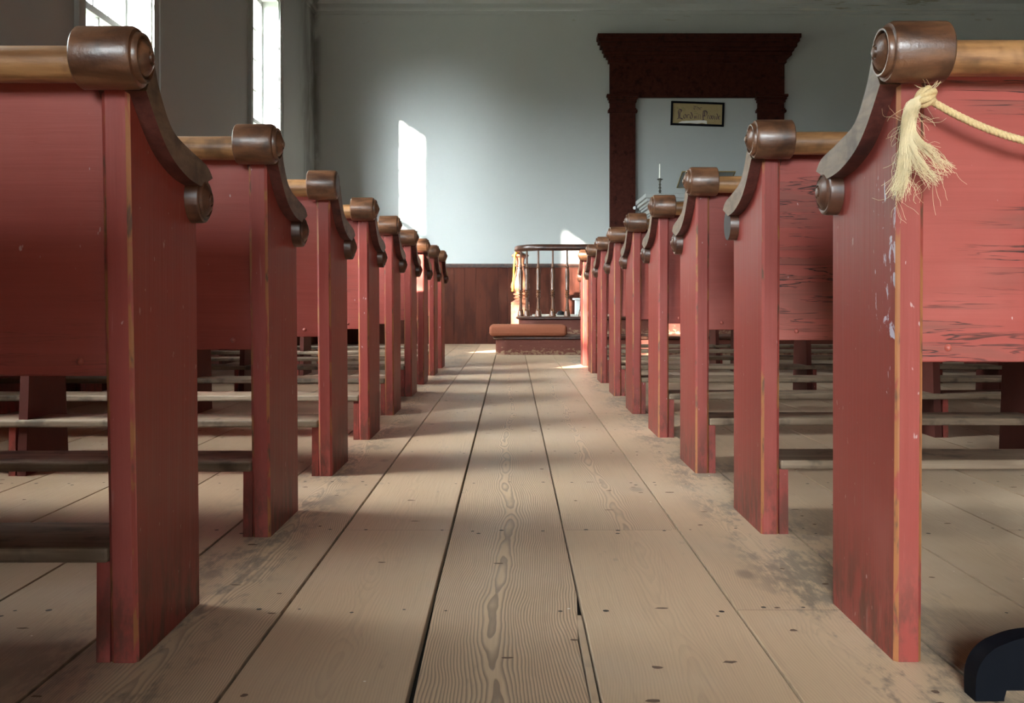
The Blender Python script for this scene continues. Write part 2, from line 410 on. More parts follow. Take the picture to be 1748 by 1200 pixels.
# ------------------------------------------------------------------ room shell
XL, XR, YF, YN, ZC = -2.515, 7.015, 12.10, -6.00, 4.42       # left, right, far, near walls, ceiling
WT = 0.28                                                   # wall thickness
WW, WZ0, WZ1 = 1.06, 1.12, 3.72                             # window opening
WIN_Y = [2.57, 6.15, 9.74]
REAR_WIN, RZ0, RZ1 = [(-0.70, 2.4), (2.70, 0.9)], 0.85, 3.40           # unseen rear windows placed for the light; narrow one added to brighten left pews

def wall_with_openings(name, u0, u1, opens, z0, z1, place):
    """opens: (ua, ub, za, zb); place(u0,u1,z0,z1,bm) adds one block"""
    bm = bmesh.new(); cur = u0
    for ua, ub, za, zb in sorted(opens):
        place(bm, cur, ua, z0, z1); place(bm, ua, ub, z0, za); place(bm, ua, ub, zb, z1); cur = ub
    place(bm, cur, u1, z0, z1)
    return finish(name, bm, M['plaster'])

side_open = [(y - WW / 2, y + WW / 2, WZ0, WZ1) for y in WIN_Y]
rear_open = [(x - w / 2, x + w / 2, RZ0, RZ1) for x, w in REAR_WIN]
struct(wall_with_openings('wall_left', YN - WT, YF + WT, side_open, -0.06, ZC, lambda bm, a, b, c, d: box(bm, XL - WT, XL, a, b, c, d)), 'grey white plaster wall on the left with tall bright windows', 'wall')
struct(wall_with_openings('wall_right', YN - WT, YF + WT, [], -0.06, ZC, lambda bm, a, b, c, d: box(bm, XR, XR + WT, a, b, c, d)), 'grey white plaster wall on the right side of the room', 'wall')
struct(wall_with_openings('wall_back', XL, XR, [], -0.06, ZC, lambda bm, a, b, c, d: box(bm, a, b, YF, YF + WT, c, d)), 'grey white plaster wall at the far end above the wainscot', 'wall')
struct(wall_with_openings('wall_front', XL, XR, rear_open, -0.06, ZC, lambda bm, a, b, c, d: box(bm, a, b, YN - WT, YN, c, d)), 'grey white plaster wall behind the viewer', 'wall')
bm = bmesh.new(); box(bm, XL - WT, XR + WT, YN - WT, YF + WT, ZC, ZC + 0.15)
struct(finish('ceiling', bm, M['ceiling']), 'flat dark board ceiling of the church', 'ceiling')

# floorboards: every edge is a line, X at D = 1.319 m and a small drift
E = [(-0.68, -0.0015), (-0.41, -0.0024), (-0.148, -0.0058), (0.118, -0.0027), (0.393, -0.0027), (0.658, -0.002)]
while E[0][0] > XL - 0.1: E.insert(0, (E[0][0] - random.uniform(0.25, 0.285), -0.002))
while E[-1][0] < XR + 0.1: E.append((E[-1][0] + random.uniform(0.25, 0.285), -0.002))
def floor():
    bm = bmesh.new()
    lpx = bm.verts.layers.float.new('px'); lid = bm.verts.layers.float.new('pid'); lgr = bm.verts.layers.float.new('grain')
    y0, y1 = YN - 0.1, YF + 0.1
    nails = []
    def ex(e, y): return e[0] + e[1] * (y - 1.319)
    joist = [1.715 + 0.595 * k for k in range(-6, 18)]
    for i in range(len(E) - 1):
        a, b = E[i], E[i + 1]; mid = 0.5 * (a[0] + b[0])
        # joints across the board fall on joists; the two boards beside the middle one break at D = 2.31 m
        cuts = [random.choice(joist[2:8]), random.choice(joist[9:14])]
        if abs(mid - 0.25) < 0.1 or abs(mid + 0.28) < 0.1: cuts = [2.31, 7.665]
        if abs(mid + 0.015) < 0.1: cuts = [8.26]
        ys = [y0] + sorted(cuts) + [y1]
        for s in range(len(ys) - 1):
            pid = random.random()
            g = random.choice([0.12, 0.2, 0.3, 0.45])
            if abs(mid + 0.015) < 0.1: g = 1.0; pid = 0.37
            if abs(mid - 0.25) < 0.1: g = 0.75 if s == 1 else 0.10
            if abs(mid + 0.28) < 0.1: g = 0.10
            if abs(mid + 0.545) < 0.1: g = 0.75
            ga = 0.0025; gb = 0.0025
            if abs(a[0] + 0.148) < 0.01: ga = 0.0034
            if abs(b[0] + 0.148) < 0.01: gb = 0.0034
            if abs(a[0] + 0.41) < 0.01: ga = 0.003
            cut = 0.0006
            ya, yb = ys[s] + cut, ys[s + 1] - cut
            n = 8 if s else 60
            prev = None
            for k in range(n + 1):
                y = ya + (yb - ya) * k / n
                w_ = max(0.0, min(1.0, (1.75 - y) / 0.4)) * 0.0045
                xa, xb = ex(a, y) + ga + (w_ if abs(a[0] + 0.148) < 0.01 else 0), ex(b, y) - gb - (0.014 * min(1, max(0, (1.70 - y) / 0.02)) if abs(b[0] - 0.118) < 0.01 else 0)
                m_ = 0.5 * (xa + xb)
                ring = []
                for (x, z) in ((xa, -0.025), (xa, -0.0012), (xa + 0.0010, 0), (xb - 0.0010, 0), (xb, -0.0012), (xb, -0.025)):
                    v = bm.verts.new((x, y, z)); v[lpx] = x - m_; v[lid] = pid; v[lgr] = g; ring.append(v)
                if prev:
                    for q in range(5): bm.faces.new([prev[q], ring[q], ring[q + 1], prev[q + 1]])
                prev = ring
        if abs(b[0] - 0.118) < 0.01:                        # loose batten lying in the wide joint
            for y_a, y_b in ((0.6, 1.69),):
                xm = ex(b, 1.2) - 0.008; before = len(bm.verts)
                box(bm, xm - 0.0055, xm + 0.0050, y_a, y_b, -0.02, -0.001, 0.001)
                bm.verts.ensure_lookup_table()
                for v in bm.verts[before:]: v[lpx] = 0.05; v[lid] = 0.9; v[lgr] = 0.2
        for y in joist:
            if y < 0.9 or y > 11.5 or mid < -2.4 or mid > 4.6: continue
            for f in (0.16, 0.5, 0.86):
                if random.random() < 0.3 and f == 0.5: continue
                xx = ex(a, y) + (ex(b, y) - ex(a, y)) * (f + random.uniform(-0.06, 0.06))
                nails.append((xx, y + random.uniform(-0.02, 0.02)))
                if random.random() < 0.25: nails.append((xx + random.uniform(-.02, .02), y - 0.035))
    for x, y in nails:
        r = random.uniform(0.003, 0.006)
        f = bm.faces.new([bm.verts.new((x + r * math.cos(t * math.pi / 4), y + r * math.sin(t * math.pi / 4), 0.0006)) for t in range(8)])
        f.material_index = 2
    R_ = random.Random(21)
    for k in range(280):                                    # bruises, knots and rubbed-in marks
        x, y = R_.uniform(-1.6, 1.9), R_.uniform(1.2, 7.0); rx, ry = R_.uniform(0.004, 0.015), R_.uniform(0.003, 0.007)
        if any(abs(x - ex(e, y)) < rx + 0.006 for e in E): continue
        n_ = 9; w = [R_.uniform(0.65, 1.15) for _ in range(n_)]
        f = bm.faces.new([bm.verts.new((x + w[t] * rx * math.cos(t * 2 * math.pi / n_), y + w[t] * ry * math.sin(t * 2 * math.pi / n_), 0.0004)) for t in range(n_)])
        f.material_index = 3
    f0 = len(bm.faces)
    box(bm, XL - 0.1, XR + 0.1, y0, y1, -0.06, -0.022)
    bm.faces.ensure_lookup_table()
    for f in bm.faces[f0:]: f.material_index = 1
    me = bpy.data.meshes.new('floor'); bm.normal_update(); bmesh.ops.recalc_face_normals(bm, faces=[f for f in bm.faces if f.material_index < 2])
    bm.to_mesh(me); bm.free()
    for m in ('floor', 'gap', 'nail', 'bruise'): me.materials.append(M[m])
    o = bpy.data.objects.new('floor', me); C.objects.link(o)
    return struct(o, 'wide worn bare pine floorboards running up the aisle', 'floor')
floor()

bm = bmesh.new(); box(bm, -60, 60, -60, 70, -0.75, -0.6)
struct(finish('ground', bm, M['grass']), 'grass around the church outside the windows', 'ground')

def treeline():  # belt height set to block low sky light, lower behind the viewer
    bm = bmesh.new(); R = random.Random(9); n = 160; rows = []
    for k in range(n):
        a = 2 * math.pi * k / n; r = 58 + R.uniform(-4, 4); h = (4.0 if math.sin(a) < -0.6 else 11.5) + R.uniform(-1.2, 1.2)
        c, s_ = math.cos(a), math.sin(a)
        rows.append([bm.verts.new((c * (r - 2), s_ * (r - 2), -0.7)), bm.verts.new((c * (r - 3), s_ * (r - 3), h * 0.45)), bm.verts.new((c * r, s_ * r, h)), bm.verts.new((c * (r + 8), s_ * (r + 8), -0.7))])
    for k in range(n):
        A, B = rows[k], rows[(k + 1) % n]
        for q in range(3): bm.faces.new([A[q], B[q], B[q + 1], A[q + 1]])
    o = finish('hedge_trees', bm, M['trees'], None, 60)
    struct(o, 'distant belt of trees outside, shaped to block low sky light', 'trees')
treeline()
# cornice: one stepped moulding along each wall
CP = [(0.00, 4.12), (0.016, 4.12), (0.016, 4.16), (0.035, 4.172), (0.042, 4.19), (0.042, 4.205), (0.03, 4.205), (0.03, 4.25), (0.075, 4.285), (0.10, 4.31), (0.15, 4.33), (0.17, 4.36), (0.17, 4.42), (0.0, 4.42)]
def trim(name, prof, path, mat, label, pidstep=None):
    bm = bmesh.new(); sweep(bm, path, prof); return struct(finish(name, bm, mat, smooth=35), label, 'trim')
trim('trim_1', CP, [(XL, YF, 0), (XR, YF, 0)], M['plaster'], 'stepped plaster cornice along the top of the far wall')
trim('trim_2', CP, [(XL, YN, 0), (XL, YF, 0)], M['plaster'], 'stepped plaster cornice along the top of the left wall')
trim('trim_3', CP, [(XR, YF, 0), (XR, YN, 0)], M['plaster'], 'stepped plaster cornice along the top of the right wall')

# wainscot of upright boards with a rounded cap
def wainscot(name, u0, u1, place, label):
    bm = bmesh.new(); lid = bm.verts.layers.float.new('pid'); u = u0; rr = random.Random(3)
    while u < u1 - 0.001:
        w = min(rr.choice([0.112, 0.12, 0.13, 0.14]), u1 - u); p = rr.random()
        before = len(bm.verts)
        place(bm, u + 0.0008, u + w - 0.0008, 0.0, 0.955, 0.022)
        bm.verts.ensure_lookup_table()
        for v in bm.verts[before:]: v[lid] = p
        u += w
    before = len(bm.faces)
    place(bm, u0, u1, 0.955, 0.975, 0.032); place(bm, u0, u1, 0.975, 1.002, 0.052)
    bm.faces.ensure_lookup_table()
    for f in bm.faces[before:]: f.material_index = 1
    return struct(finish(name, bm, [M['wainscot'], M['darkwood']]), label, 'wainscot')
wainscot('trim_4', XL, XR, lambda bm, a, b, c, d, t: box(bm, a, b, YF - t, YF, c, d, 0.0015), 'dark red brown board wainscot along the far wall')
wainscot('trim_5', YN, YF - 0.05, lambda bm, a, b, c, d, t: box(bm, XL, XL + t, a, b, c, d, 0.003), 'dark red brown board wainscot along the left wall')
wainscot('trim_6', YN, YF - 0.05, lambda bm, a, b, c, d, t: box(bm, XR - t, XR, a, b, c, d, 0.003), 'dark red brown board wainscot along the right wall')

# sash windows, sixteen panes over sixteen. local axes: u along the wall, d outward, z up
def window(idx, T, label, WW=WW, WZ0=WZ0, WZ1=WZ1, zm=2.37):
    root = bpy.data.objects.new('window_%d' % idx, None); C.objects.link(root); root.matrix_world = T
    struct(root, label, 'window')
    h = WW / 2
    bm = bmesh.new()                                       # casing flat on the wall and the lined reveal
    for s in (-1, 1):
        a, b = sorted((s * h, s * (h + 0.115))); box(bm, a, b, -0.018, 0, WZ0 - 0.02, WZ1 + 0.115, 0.002)
        a, b = sorted((s * (h + 0.085), s * (h + 0.115))); box(bm, a, b, -0.030, -0.016, WZ0 - 0.02, WZ1 + 0.115, 0.004)
    box(bm, -h, h, -0.018, 0, WZ1, WZ1 + 0.115, 0.002)
    finish('casing', bm, M['greywhite'], root)
    bm = bmesh.new()
    for s in (-1, 1):
        a, b = sorted((s * (h - 0.012), s * h)); box(bm, a, b, 0.0, WT, WZ0, WZ1)
    box(bm, -h, h, 0, WT, WZ1 - 0.012, WZ1)
    finish('jamb', bm, M['white'], root)
    bm = bmesh.new(); box(bm, -h - 0.14, h + 0.14, -0.06, WT + 0.04, WZ0 - 0.03, WZ0 + 0.012, 0.004); box(bm, -h - 0.1, h + 0.1, -0.02, 0, WZ0 - 0.12, WZ0 - 0.03, 0.003)
    finish('sill', bm, M['white'], root)
    e = h - 0.014
    for nm, z0, z1, d0 in (('lower_sash', WZ0 + 0.012, zm + 0.022, 0.13), ('upper_sash', zm - 0.022, WZ1 - 0.012, 0.17)):
        bm = bmesh.new(); d1 = d0 + 0.035; st = 0.042
        box(bm, -e, -e + st, d0, d1, z0, z1); box(bm, e - st, e, d0, d1, z0, z1)
        box(bm, -e + st, e - st, d0, d1, z0, z0 + 0.05); box(bm, -e + st, e - st, d0, d1, z1 - 0.045, z1)
        ua, ub, za, zb = -e + st, e - st, z0 + 0.05, z1 - 0.045
        for k in (1, 2, 3):
            u = ua + (ub - ua) * k / 4; box(bm, u - 0.009, u + 0.009, d0 + 0.006, d1 - 0.006, za, zb)
            z = za + (zb - za) * k / 4; box(bm, ua, ub, d0 + 0.006, d1 - 0.006, z - 0.009, z + 0.009)
        s_ = finish(nm, bm, M['sash'], root)
        bm = bmesh.new(); bm.faces.new([bm.verts.new(p) for p in ((ua, d0 + 0.017, za), (ub, d0 + 0.017, za), (ub, d0 + 0.017, zb), (ua, d0 + 0.017, zb))])
        finish('glass', bm, M['glass'], s_)
    ld = bpy.data.lights.new('window_portal', 'AREA'); ld.shape = 'RECTANGLE'; ld.size = WW; ld.size_y = WZ1 - WZ0
    ld.cycles.is_portal = True
    lo = bpy.data.objects.new('window_portal', ld); C.objects.link(lo)
    lo.matrix_world = T @ Matrix.Translation((0, WT + 0.01, (WZ0 + WZ1) / 2)) @ Matrix.Rotation(math.radians(-90), 4, 'X')
    return root
def frame_of(o, u, d):
    u, d = Vector(u), Vector(d); z = Vector((0, 0, 1))
    return Matrix(((u.x, d.x, z.x, o[0]), (u.y, d.y, z.y, o[1]), (u.z, d.z, z.z, o[2]), (0, 0, 0, 1)))
wi = 1
for y, lab in zip(WIN_Y, ('tall sash window in the left wall just outside the view', 'tall white sash window in the left wall nearer the viewer', 'tall white sash window in the left wall nearest the far corner')):
    window(wi, frame_of((XL, y, 0), (0, 1, 0), (-1, 0, 0)), lab); wi += 1
for x, w in REAR_WIN:
    window(wi, frame_of((x, YN, 0), (-1, 0, 0), (0, -1, 0)), 'wide sash window in the wall behind the viewer' if w > 1 else 'unseen narrow sash window added behind the viewer to brighten the left pews', w, RZ0, RZ1, (RZ0 + RZ1) / 2); wi += 1

# ------------------------------------------------------------------ pews
S_TOP = [(0.024, 0.9216), (0.0485, 0.8818), (0.10, 0.8364), (0.186, 0.817), (0.270, 0.8030), (0.300, 0.785)]
S_BOT = [(-0.010, 0.875), (0.019, 0.8466), (0.056, 0.8153), (0.103, 0.7893), (0.171, 0.770), (0.238, 0.7635)]
def build_pew(side, length, far_end, mids, lean, dz, drop_panel, footrest=True):
    """local frame: x runs into the pew from the aisle face (times side), y forward, z up; origin at the near aisle foot"""
    sx = side
    def sh(o):                                             # slant of the back, shorter posts
        for v in o.data.vertices:
            if v.co.z > 0.60: v.co.z += dz * min(1, (v.co.z - 0.60) / 0.1)
            v.co.y += lean * max(0, v.co.z) / 0.85
        return o
    root = thing('church_pew', '', 'pew')
    def end(x_in, inner):                                  # inner: +1 or -1, direction from aisle face into the pew
        s = sx * inner; X = lambda t: sx * x_in + s * t
        bm = bmesh.new()
        bot = [(p.x, p.y) for p in crom([(a, b, 0) for a, b in S_BOT], 5)]
        poly = [(0, 0), (-0.010, 0.882)] + [(max(a, -0.009), b + 0.004) for a, b in bot[1:]] + [(0.285, 0.745), (0.285, 0)]
        A, B, fs = prism(bm, poly, X(0), X(0.042))
        bmesh.ops.recalc_face_normals(bm, faces=bm.faces)
        bm.edges.ensure_lookup_table()
        es = [e for e in bm.edges if all(abs(v.co.y) < 0.0105 for v in e.verts) and abs(e.verts[0].co.z - e.verts[1].co.z) > 0.5]
        bmesh.ops.bevel(bm, geom=es, offset=0.006, segments=1, affect='EDGES', material=1)
        p = sh(finish('end_panel', bm, [M['paint_end'], M['worn']], root))
        bm = bmesh.new()                                   # arm cap, a moulded strip overhanging the aisle
        top = [(q.x, q.y) for q in crom([(a, b, 0) for a, b in S_TOP], 5)]
        poly = bot + top[::-1]
        n = len(bot)
        x0, x1 = X(-0.026), X(0.045)
        V = [[bm.verts.new((x, a, b)) for a, b in bot] for x in (x0, x1)]; W = [[bm.verts.new((x, a, b)) for a, b in top] for x in (x0, x1)]
        for k in range(n - 1):
            bm.faces.new([V[0][k], V[0][k + 1], W[0][k + 1], W[0][k]]); bm.faces.new([V[1][k], V[1][k + 1], W[1][k + 1], W[1][k]])
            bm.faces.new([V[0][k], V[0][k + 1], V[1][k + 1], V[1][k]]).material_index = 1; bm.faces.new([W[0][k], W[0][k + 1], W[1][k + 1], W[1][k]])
        for k in (0, n - 1): bm.faces.new([V[0][k], W[0][k], W[1][k], V[1][k]])
        sh(finish('arm_cap', bm, [M['cap'], M['cap_under']], p, 40))
        bm = bmesh.new()                                   # big turned roll
        r = 0.045
        lathe(bm, [(0.060, 0.0), (0.060, r - 0.003), (0.057, r), (-0.020, r), (-0.026, r - 0.003), (-0.027, 0.037), (-0.0275, 0.0365), (-0.033, 0.0362), (-0.0355, 0.0345), (-0.0355, 0.032), (-0.033, 0.0305), (-0.0285, 0.030), (-0.0285, 0.0285), (-0.033, 0.0275), (-0.036, 0.025), (-0.041, 0.018), (-0.044, 0.0115), (-0.042, 0.010), (-0.042, 0.0085), (-0.046, 0.007), (-0.0475, 0.004), (-0.0475, 0.0)],
              'x', (X(0), -0.035, 0.917), 40, s)
        sh(finish('roll', bm, M['roll'], p, 38))
        bm = bmesh.new()                                   # small scroll at the front
        r = 0.041
        lathe(bm, [(0.045, 0.0), (0.045, r), (-0.018, r), (-0.022, r - 0.001), (-0.024, r - 0.004), (-0.0235, 0.033), (-0.0265, 0.0315), (-0.028, 0.030), (-0.0255, 0.0285), (-0.0265, 0.026), (-0.031, 0.021), (-0.034, 0.0145), (-0.0345, 0.0125), (-0.0325, 0.0115), (-0.0325, 0.0095), (-0.036, 0.0075), (-0.037, 0.004), (-0.0372, 0.0)],
              'x', (X(0), 0.265, 0.743), 36, s)
        sh(finish('scroll', bm, M['scroll'], p, 38))
    end(0.0, 1)
    if far_end == 'scroll': end(length, -1)
    else:
        bm = bmesh.new(); a, b = sorted((sx * (length - 0.042), sx * length)); box(bm, a, b, 0, 0.28, 0, 0.87)
        sh(finish('wall_end', bm, M['paint_end'], root))
    def xr(a, b): return sorted((sx * a, sx * b))
    zb = 0.455 + drop_panel
    bm = bmesh.new(); a, b = xr(0.040, length - 0.040)     # back panel
    box(bm, a, b, 0.008, 0.030, zb, 0.918, 0.002)
    bp = sh(finish('back_panel', bm, M['paint_panel'], root))
    for x in [0.085] + mids + [length - 0.085]:
        bm = bmesh.new(); lathe(bm, [(0.004, 0.0), (0.004, 0.0065), (0.0005, 0.006), (-0.003, 0.0035), (-0.004, 0.0)], 'z', (0, 0, 0), 12)
        for v in bm.verts: v.co = Vector((v.co.x + sx * x, v.co.z + 0.0075, v.co.y + zb + 0.022))
        sh(finish('bolt_head', bm, M['bolt'], bp, 50))
    bm = bmesh.new(); r = 0.0265                            # rounded top rail
    lathe(bm, [(0.055, r), (length - 0.055, r)], 'x', (0, -0.035, 0.908), 24, sx)
    sh(finish('top_rail', bm, M['rail'], root, 40))
    bm = bmesh.new(); a, b = xr(0.040, length - 0.040)
    box(bm, a, b, 0.031, 0.300, 0.456, 0.478, 0.006)
    finish('seat', bm, M['plank'], root)
    for x in mids:
        bm = bmesh.new(); a, b = xr(x - 0.014, x + 0.014)
        prism(bm, [(0.0, 0.0), (0.29, 0.0), (0.255, 0.456), (0.032, 0.456)], a, b)
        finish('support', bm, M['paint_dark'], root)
    if footrest:
        bm = bmesh.new(); a, b = xr(0.044, length - 0.044)
        box(bm, a, b, -0.004, 0.170, 0.152, 0.175, 0.005, 2)
        fr = finish('footrest', bm, M['plank'], root)
        for x, w in [(0.0535, 0.0105)] + [(m + 0.030, 0.0105) for m in mids]:
            bm = bmesh.new(); a, b = xr(x - w, x + w)
            prism(bm, [(0.002, 0.0), (0.175, 0.0), (0.160, 0.153), (0.004, 0.153)], a, b)
            finish('bracket', bm, M['paint_end'], fr)
    return root

ORD = ['first', 'second', 'third', 'fourth', 'fifth', 'sixth', 'seventh', 'eighth', 'ninth']
RIGHT = [(0.5757, 1.468), (0.577, 2.269), (0.571, 3.066), (0.570, 3.862), (0.564, 4.66), (0.563, 5.53), (0.564, 6.39), (0.566, 7.24), (0.560, 8.03)]
LEFT = [(-0.572, 1.464), (-0.568, 2.240), (-0.572, 3.015), (-0.573, 3.797), (-0.580, 4.607), (-0.590, 5.50), (-0.594, 6.28), (-0.588, 7.03), (-0.590, 7.78)]
LONG, SHORT = 3.34, 1.925
protoR = build_pew(1, LONG, 'scroll', [1.12, 2.22], 0.0, 0.004, 0.0)
protoL = build_pew(-1, SHORT, 'wall', [0.97], -0.024, -0.016, -0.020)
nofoot = build_pew(1, LONG, 'scroll', [1.12, 2.22], 0.0, 0.0, 0.0, footrest=False)

def child(root, nm):
    for c in root.children_recursive:
        if c.name.split('.')[0] == nm: return c
def own_mesh(o):
    o.data = o.data.copy(); return o
R_LAB = ['nearest red pew on the right with frayed rope tied to its scraped white-scuffed end', 'second red pew on the right, cracked paint and a plain black scroll end',
         'third red pew from the viewer on the right', 'fourth red pew from the viewer on the right, below the candle', 'fifth red pew from the viewer on the right', 'sixth red pew from the viewer on the right',
         'seventh red pew from the viewer on the right', 'eighth red pew on the right, second to last before the railing', 'last and farthest red pew on the right, touching the railing in view']
L_LAB = ['nearest red pew on the left, big roll in front of the nearer window', 'second red pew on the left, roll against the far window', 'third red pew on the left with a plain flat roll end',
         'fourth red pew from the viewer on the left', 'fifth red pew from the viewer on the left', 'sixth red pew from the viewer on the left', 'seventh red pew on the left with a sunlit post edge',
         'eighth red pew on the left, second to last before the far wall', 'last and farthest red pew on the left, beside the open floor']
pews_r, pews_l = [], []
for i, (x, y) in enumerate(RIGHT):
    o = nofoot if i == 0 else (protoR if i == 1 else copy_tree(protoR))
    pews_r.append((o, x, y))
for i, (x, y) in enumerate(LEFT):
    o = protoL if i == 0 else copy_tree(protoL)
    pews_l.append((o, x, y))
for k, (o, x, y) in enumerate(pews_r):
    o.location = (x, y, 0); o['label'] = R_LAB[k]; o['group'] = 'red pews right of the aisle'
for k, (o, x, y) in enumerate(pews_l):
    o.location = (x, y, 0); o['label'] = L_LAB[k]; o['group'] = 'red pews left of the aisle'
# what sets single pews apart
e = child(nofoot, 'end_panel'); e.data.materials[0] = M['paint_scuffed']; e['label'] = 'end panel scraped white along its worn edge'
child(nofoot, 'back_panel').data.materials[0] = M['paint_cracked']
r2 = pews_r[1][0]
b2 = own_mesh(child(r2, 'back_panel')); b2.data.materials[0] = M['paint_cracked']
def flat_scroll(o, x_face, keep):
    """a scroll that has lost its turned button"""
    own_mesh(o)
    for v in o.data.vertices:
        if keep * v.co.x < keep * x_face: v.co.x = x_face
for c in r2.children_recursive:
    if c.name.split('.')[0] == 'scroll' and min(v.co.x for v in c.data.vertices) < 0.5:
        flat_scroll(c, -0.022, 1); c.data.materials.append(M['black_end'])
        for p in c.data.polygons:
            if abs(p.normal.x) > 0.9 and p.center.x < -0.015: p.material_index = 1
        c['label'] = 'plain blackened scroll end without its button'
r3 = child(pews_l[2][0], 'roll'); flat_scroll(r3, 0.029, -1); r3['label'] = 'roll with a plain flat end'
# one more pew of the left block stands beside the viewer, out of sight
for k, y in enumerate((0.66, -0.14, -0.94)):
    c0 = copy_tree(protoL); c0.location = (-0.572, y, 0); c0['group'] = 'red pews left of the aisle'
    c0['label'] = ('red pew beside the viewer on the left, just out of view', 'red pew behind the viewer on the left', 'rearmost red pew behind the viewer on the left')[k]

# ------------------------------------------------------------------ rope on the nearest right pew
def rope():
    root = thing('rope', 'twisted manila rope tied round the nearest right pew post, frayed end hanging', 'rope', (0.60, 1.44, 0.86))
    O = Vector((0.60, 1.44, 0.86))
    K = P(1574, 172, 1.435)
    # rope from the knot, hanging across the back of the pew to the rail
    pts = []
    x0, x1 = K.x + 0.012, K.x + 0.46
    for k in range(61):
        t = k / 60; x = x0 + (x1 - x0) * t
        xr = x - x0; z = K.z - 0.004 - 0.62 * xr + 1.38 * xr * xr
        pts.append(Vector((x, 1.425 - 0.006 * math.sin(t * 3), z)))
    bm = bmesh.new(); Lh = 0.0
    acc = [0.0]
    for a, b in zip(pts, pts[1:]): acc.append(acc[-1] + (b - a).length)
    fine = []
    n = 240
    for k in range(n + 1):
        s = acc[-1] * k / n; j = 0
        while j < len(acc) - 2 and acc[j + 1] < s: j += 1
        f = (s - acc[j]) / (acc[j + 1] - acc[j]); fine.append((pts[j].lerp(pts[j + 1], f), s))
    for st in range(3):
        hel = []
        for i, (p, s) in enumerate(fine):
            d = (fine[min(i + 1, n)][0] - fine[max(i - 1, 0)][0]).normalized()
            u = d.cross(Vector((0, 1, 0))).normalized(); w = d.cross(u)
            a = s / 0.020 * 2 * math.pi + st * 2 * math.pi / 3
            hel.append(p + (u * math.cos(a) + w * math.sin(a)) * 0.0029 - O)
        tube(bm, hel, 0.0031, 6)
    # loop over the top rail where the rope ends, out of view
    e = pts[-1]
    loop = [e - O]
    for k in range(14):
        a = -0.4 + 2 * math.pi * k / 13; loop.append(Vector((e.x + 0.01 + k * 0.001, 1.433 - 0.034 * math.cos(a), 0.908 - 0.034 * math.sin(a))) - O)
    tube(bm, crom(loop, 3), 0.0052, 8)
    finish('cord', bm, M['rope'], root, 60)
    # knot
    bm = bmesh.new()
    for j, (rx, rz, ph) in enumerate(((0.011, 0.010, 0), (0.009, 0.012, 0.9), (0.012, 0.007, 1.9))):
        ring = []
        for k in range(25):
            a = 2 * math.pi * k / 24
            ring.append(K - O + Vector((rx * math.cos(a), 0.006 * math.sin(a * 2 + ph) - 0.010 - 0.004 * j, rz * math.sin(a + ph * 0.5) + 0.003)))
        tube(bm, ring, 0.0050, 8)
    # the turn of rope round the post
    wrap = [(0.566, 1.452), (0.566, 1.475), (0.575, 1.502), (0.60, 1.506), (0.625, 1.502), (0.632, 1.47), (0.628, 1.442)]
    tube(bm, [Vector((K.x + 0.005, 1.434, K.z)) - O] + [Vector((0.600, 1.444, K.z - 0.002)) - O], 0.006, 8)
    finish('knot', bm, M['rope'], root, 60)
    # frayed tassel
    bm = bmesh.new(); R = random.Random(11)
    G = [[(1574, 166), (1556, 178), (1546, 205), (1541, 245), (1539, 290), (1530, 330), (1514, 362)],
         [(1574, 166), (1555, 182), (1548, 210), (1550, 245), (1566, 280), (1590, 308), (1618, 332)],
         [(1574, 168), (1558, 184), (1552, 214), (1562, 240), (1588, 262), (1612, 290), (1626, 318)],
         [(1574, 166), (1556, 180), (1547, 208), (1545, 250), (1541, 300), (1534, 335), (1528, 352)]]
    for gi, cnt in ((0, 170), (1, 150), (2, 130), (3, 80)):
        g = [P(px, py, 1.425) - O for px, py in G[gi]]
        for k in range(cnt):
            a, rad = R.uniform(0, 6.28), R.random() ** 0.5
            sp = []
            ln = R.uniform(0.62, 1.0) if gi else R.uniform(0.75, 1.0); fl = R.uniform(0.6, 1.7) * (1.0 if gi else 0.55)
            for i, p in enumerate(g):
                t = i / (len(g) - 1)
                if t > ln: break
                rr = (0.0045 + 0.0035 * math.sin(min(1, t * 2.2) * 3.14) + 0.024 * max(0, t - 0.40) ** 1.3 * fl) * rad
                jit = 0.0016 + 0.011 * max(0, t - 0.45)
                sp.append(p + Vector((math.cos(a + t * 1.5) * rr + R.gauss(0, jit), math.sin(a + t * 1.5) * rr * 0.8 - 0.006 + R.gauss(0, jit * 0.6), R.gauss(0, jit))))
            if len(sp) > 2:
                r0 = R.uniform(0.00030, 0.00062)
                tube(bm, crom(sp, 3), lambda t, r0=r0: r0 * (1 - 0.55 * t), 3, False)
    for k in range(70):                                     # stray hairs
        g = [P(px, py, 1.42) - O for px, py in G[k % 4]]
        i = R.randint(1, 5); p = g[i].copy(); d = Vector((R.uniform(-1, 1), R.uniform(-0.35, 0.2), R.uniform(-1, 0.25))).normalized()
        sp = [p]; 
        for q in range(6):
            d = (d + Vector((R.gauss(0, .35), R.gauss(0, .15), R.gauss(-.12, .35)))).normalized(); p = p + d * R.uniform(0.004, 0.011); sp.append(p)
        tube(bm, crom(sp, 3), 0.00020, 3, False)
    for k in range(10):                                     # whiskers sticking out of the knot
        p = K - O + Vector((0.004, -0.012, 0.008)); d = Vector((R.uniform(-.4, 1), R.uniform(-.4, .2), R.uniform(0.1, 1))).normalized(); sp = [p]
        for q in range(4): d = (d + Vector((R.gauss(0, .3), R.gauss(0, .1), R.gauss(0, .3)))).normalized(); p = p + d * 0.006; sp.append(p)
        tube(bm, crom(sp, 3), 0.0003, 3, False)
    finish('frayed_end', bm, M['fibre'], root, 80)['label'] = 'pale frayed hemp tassel'
rope()

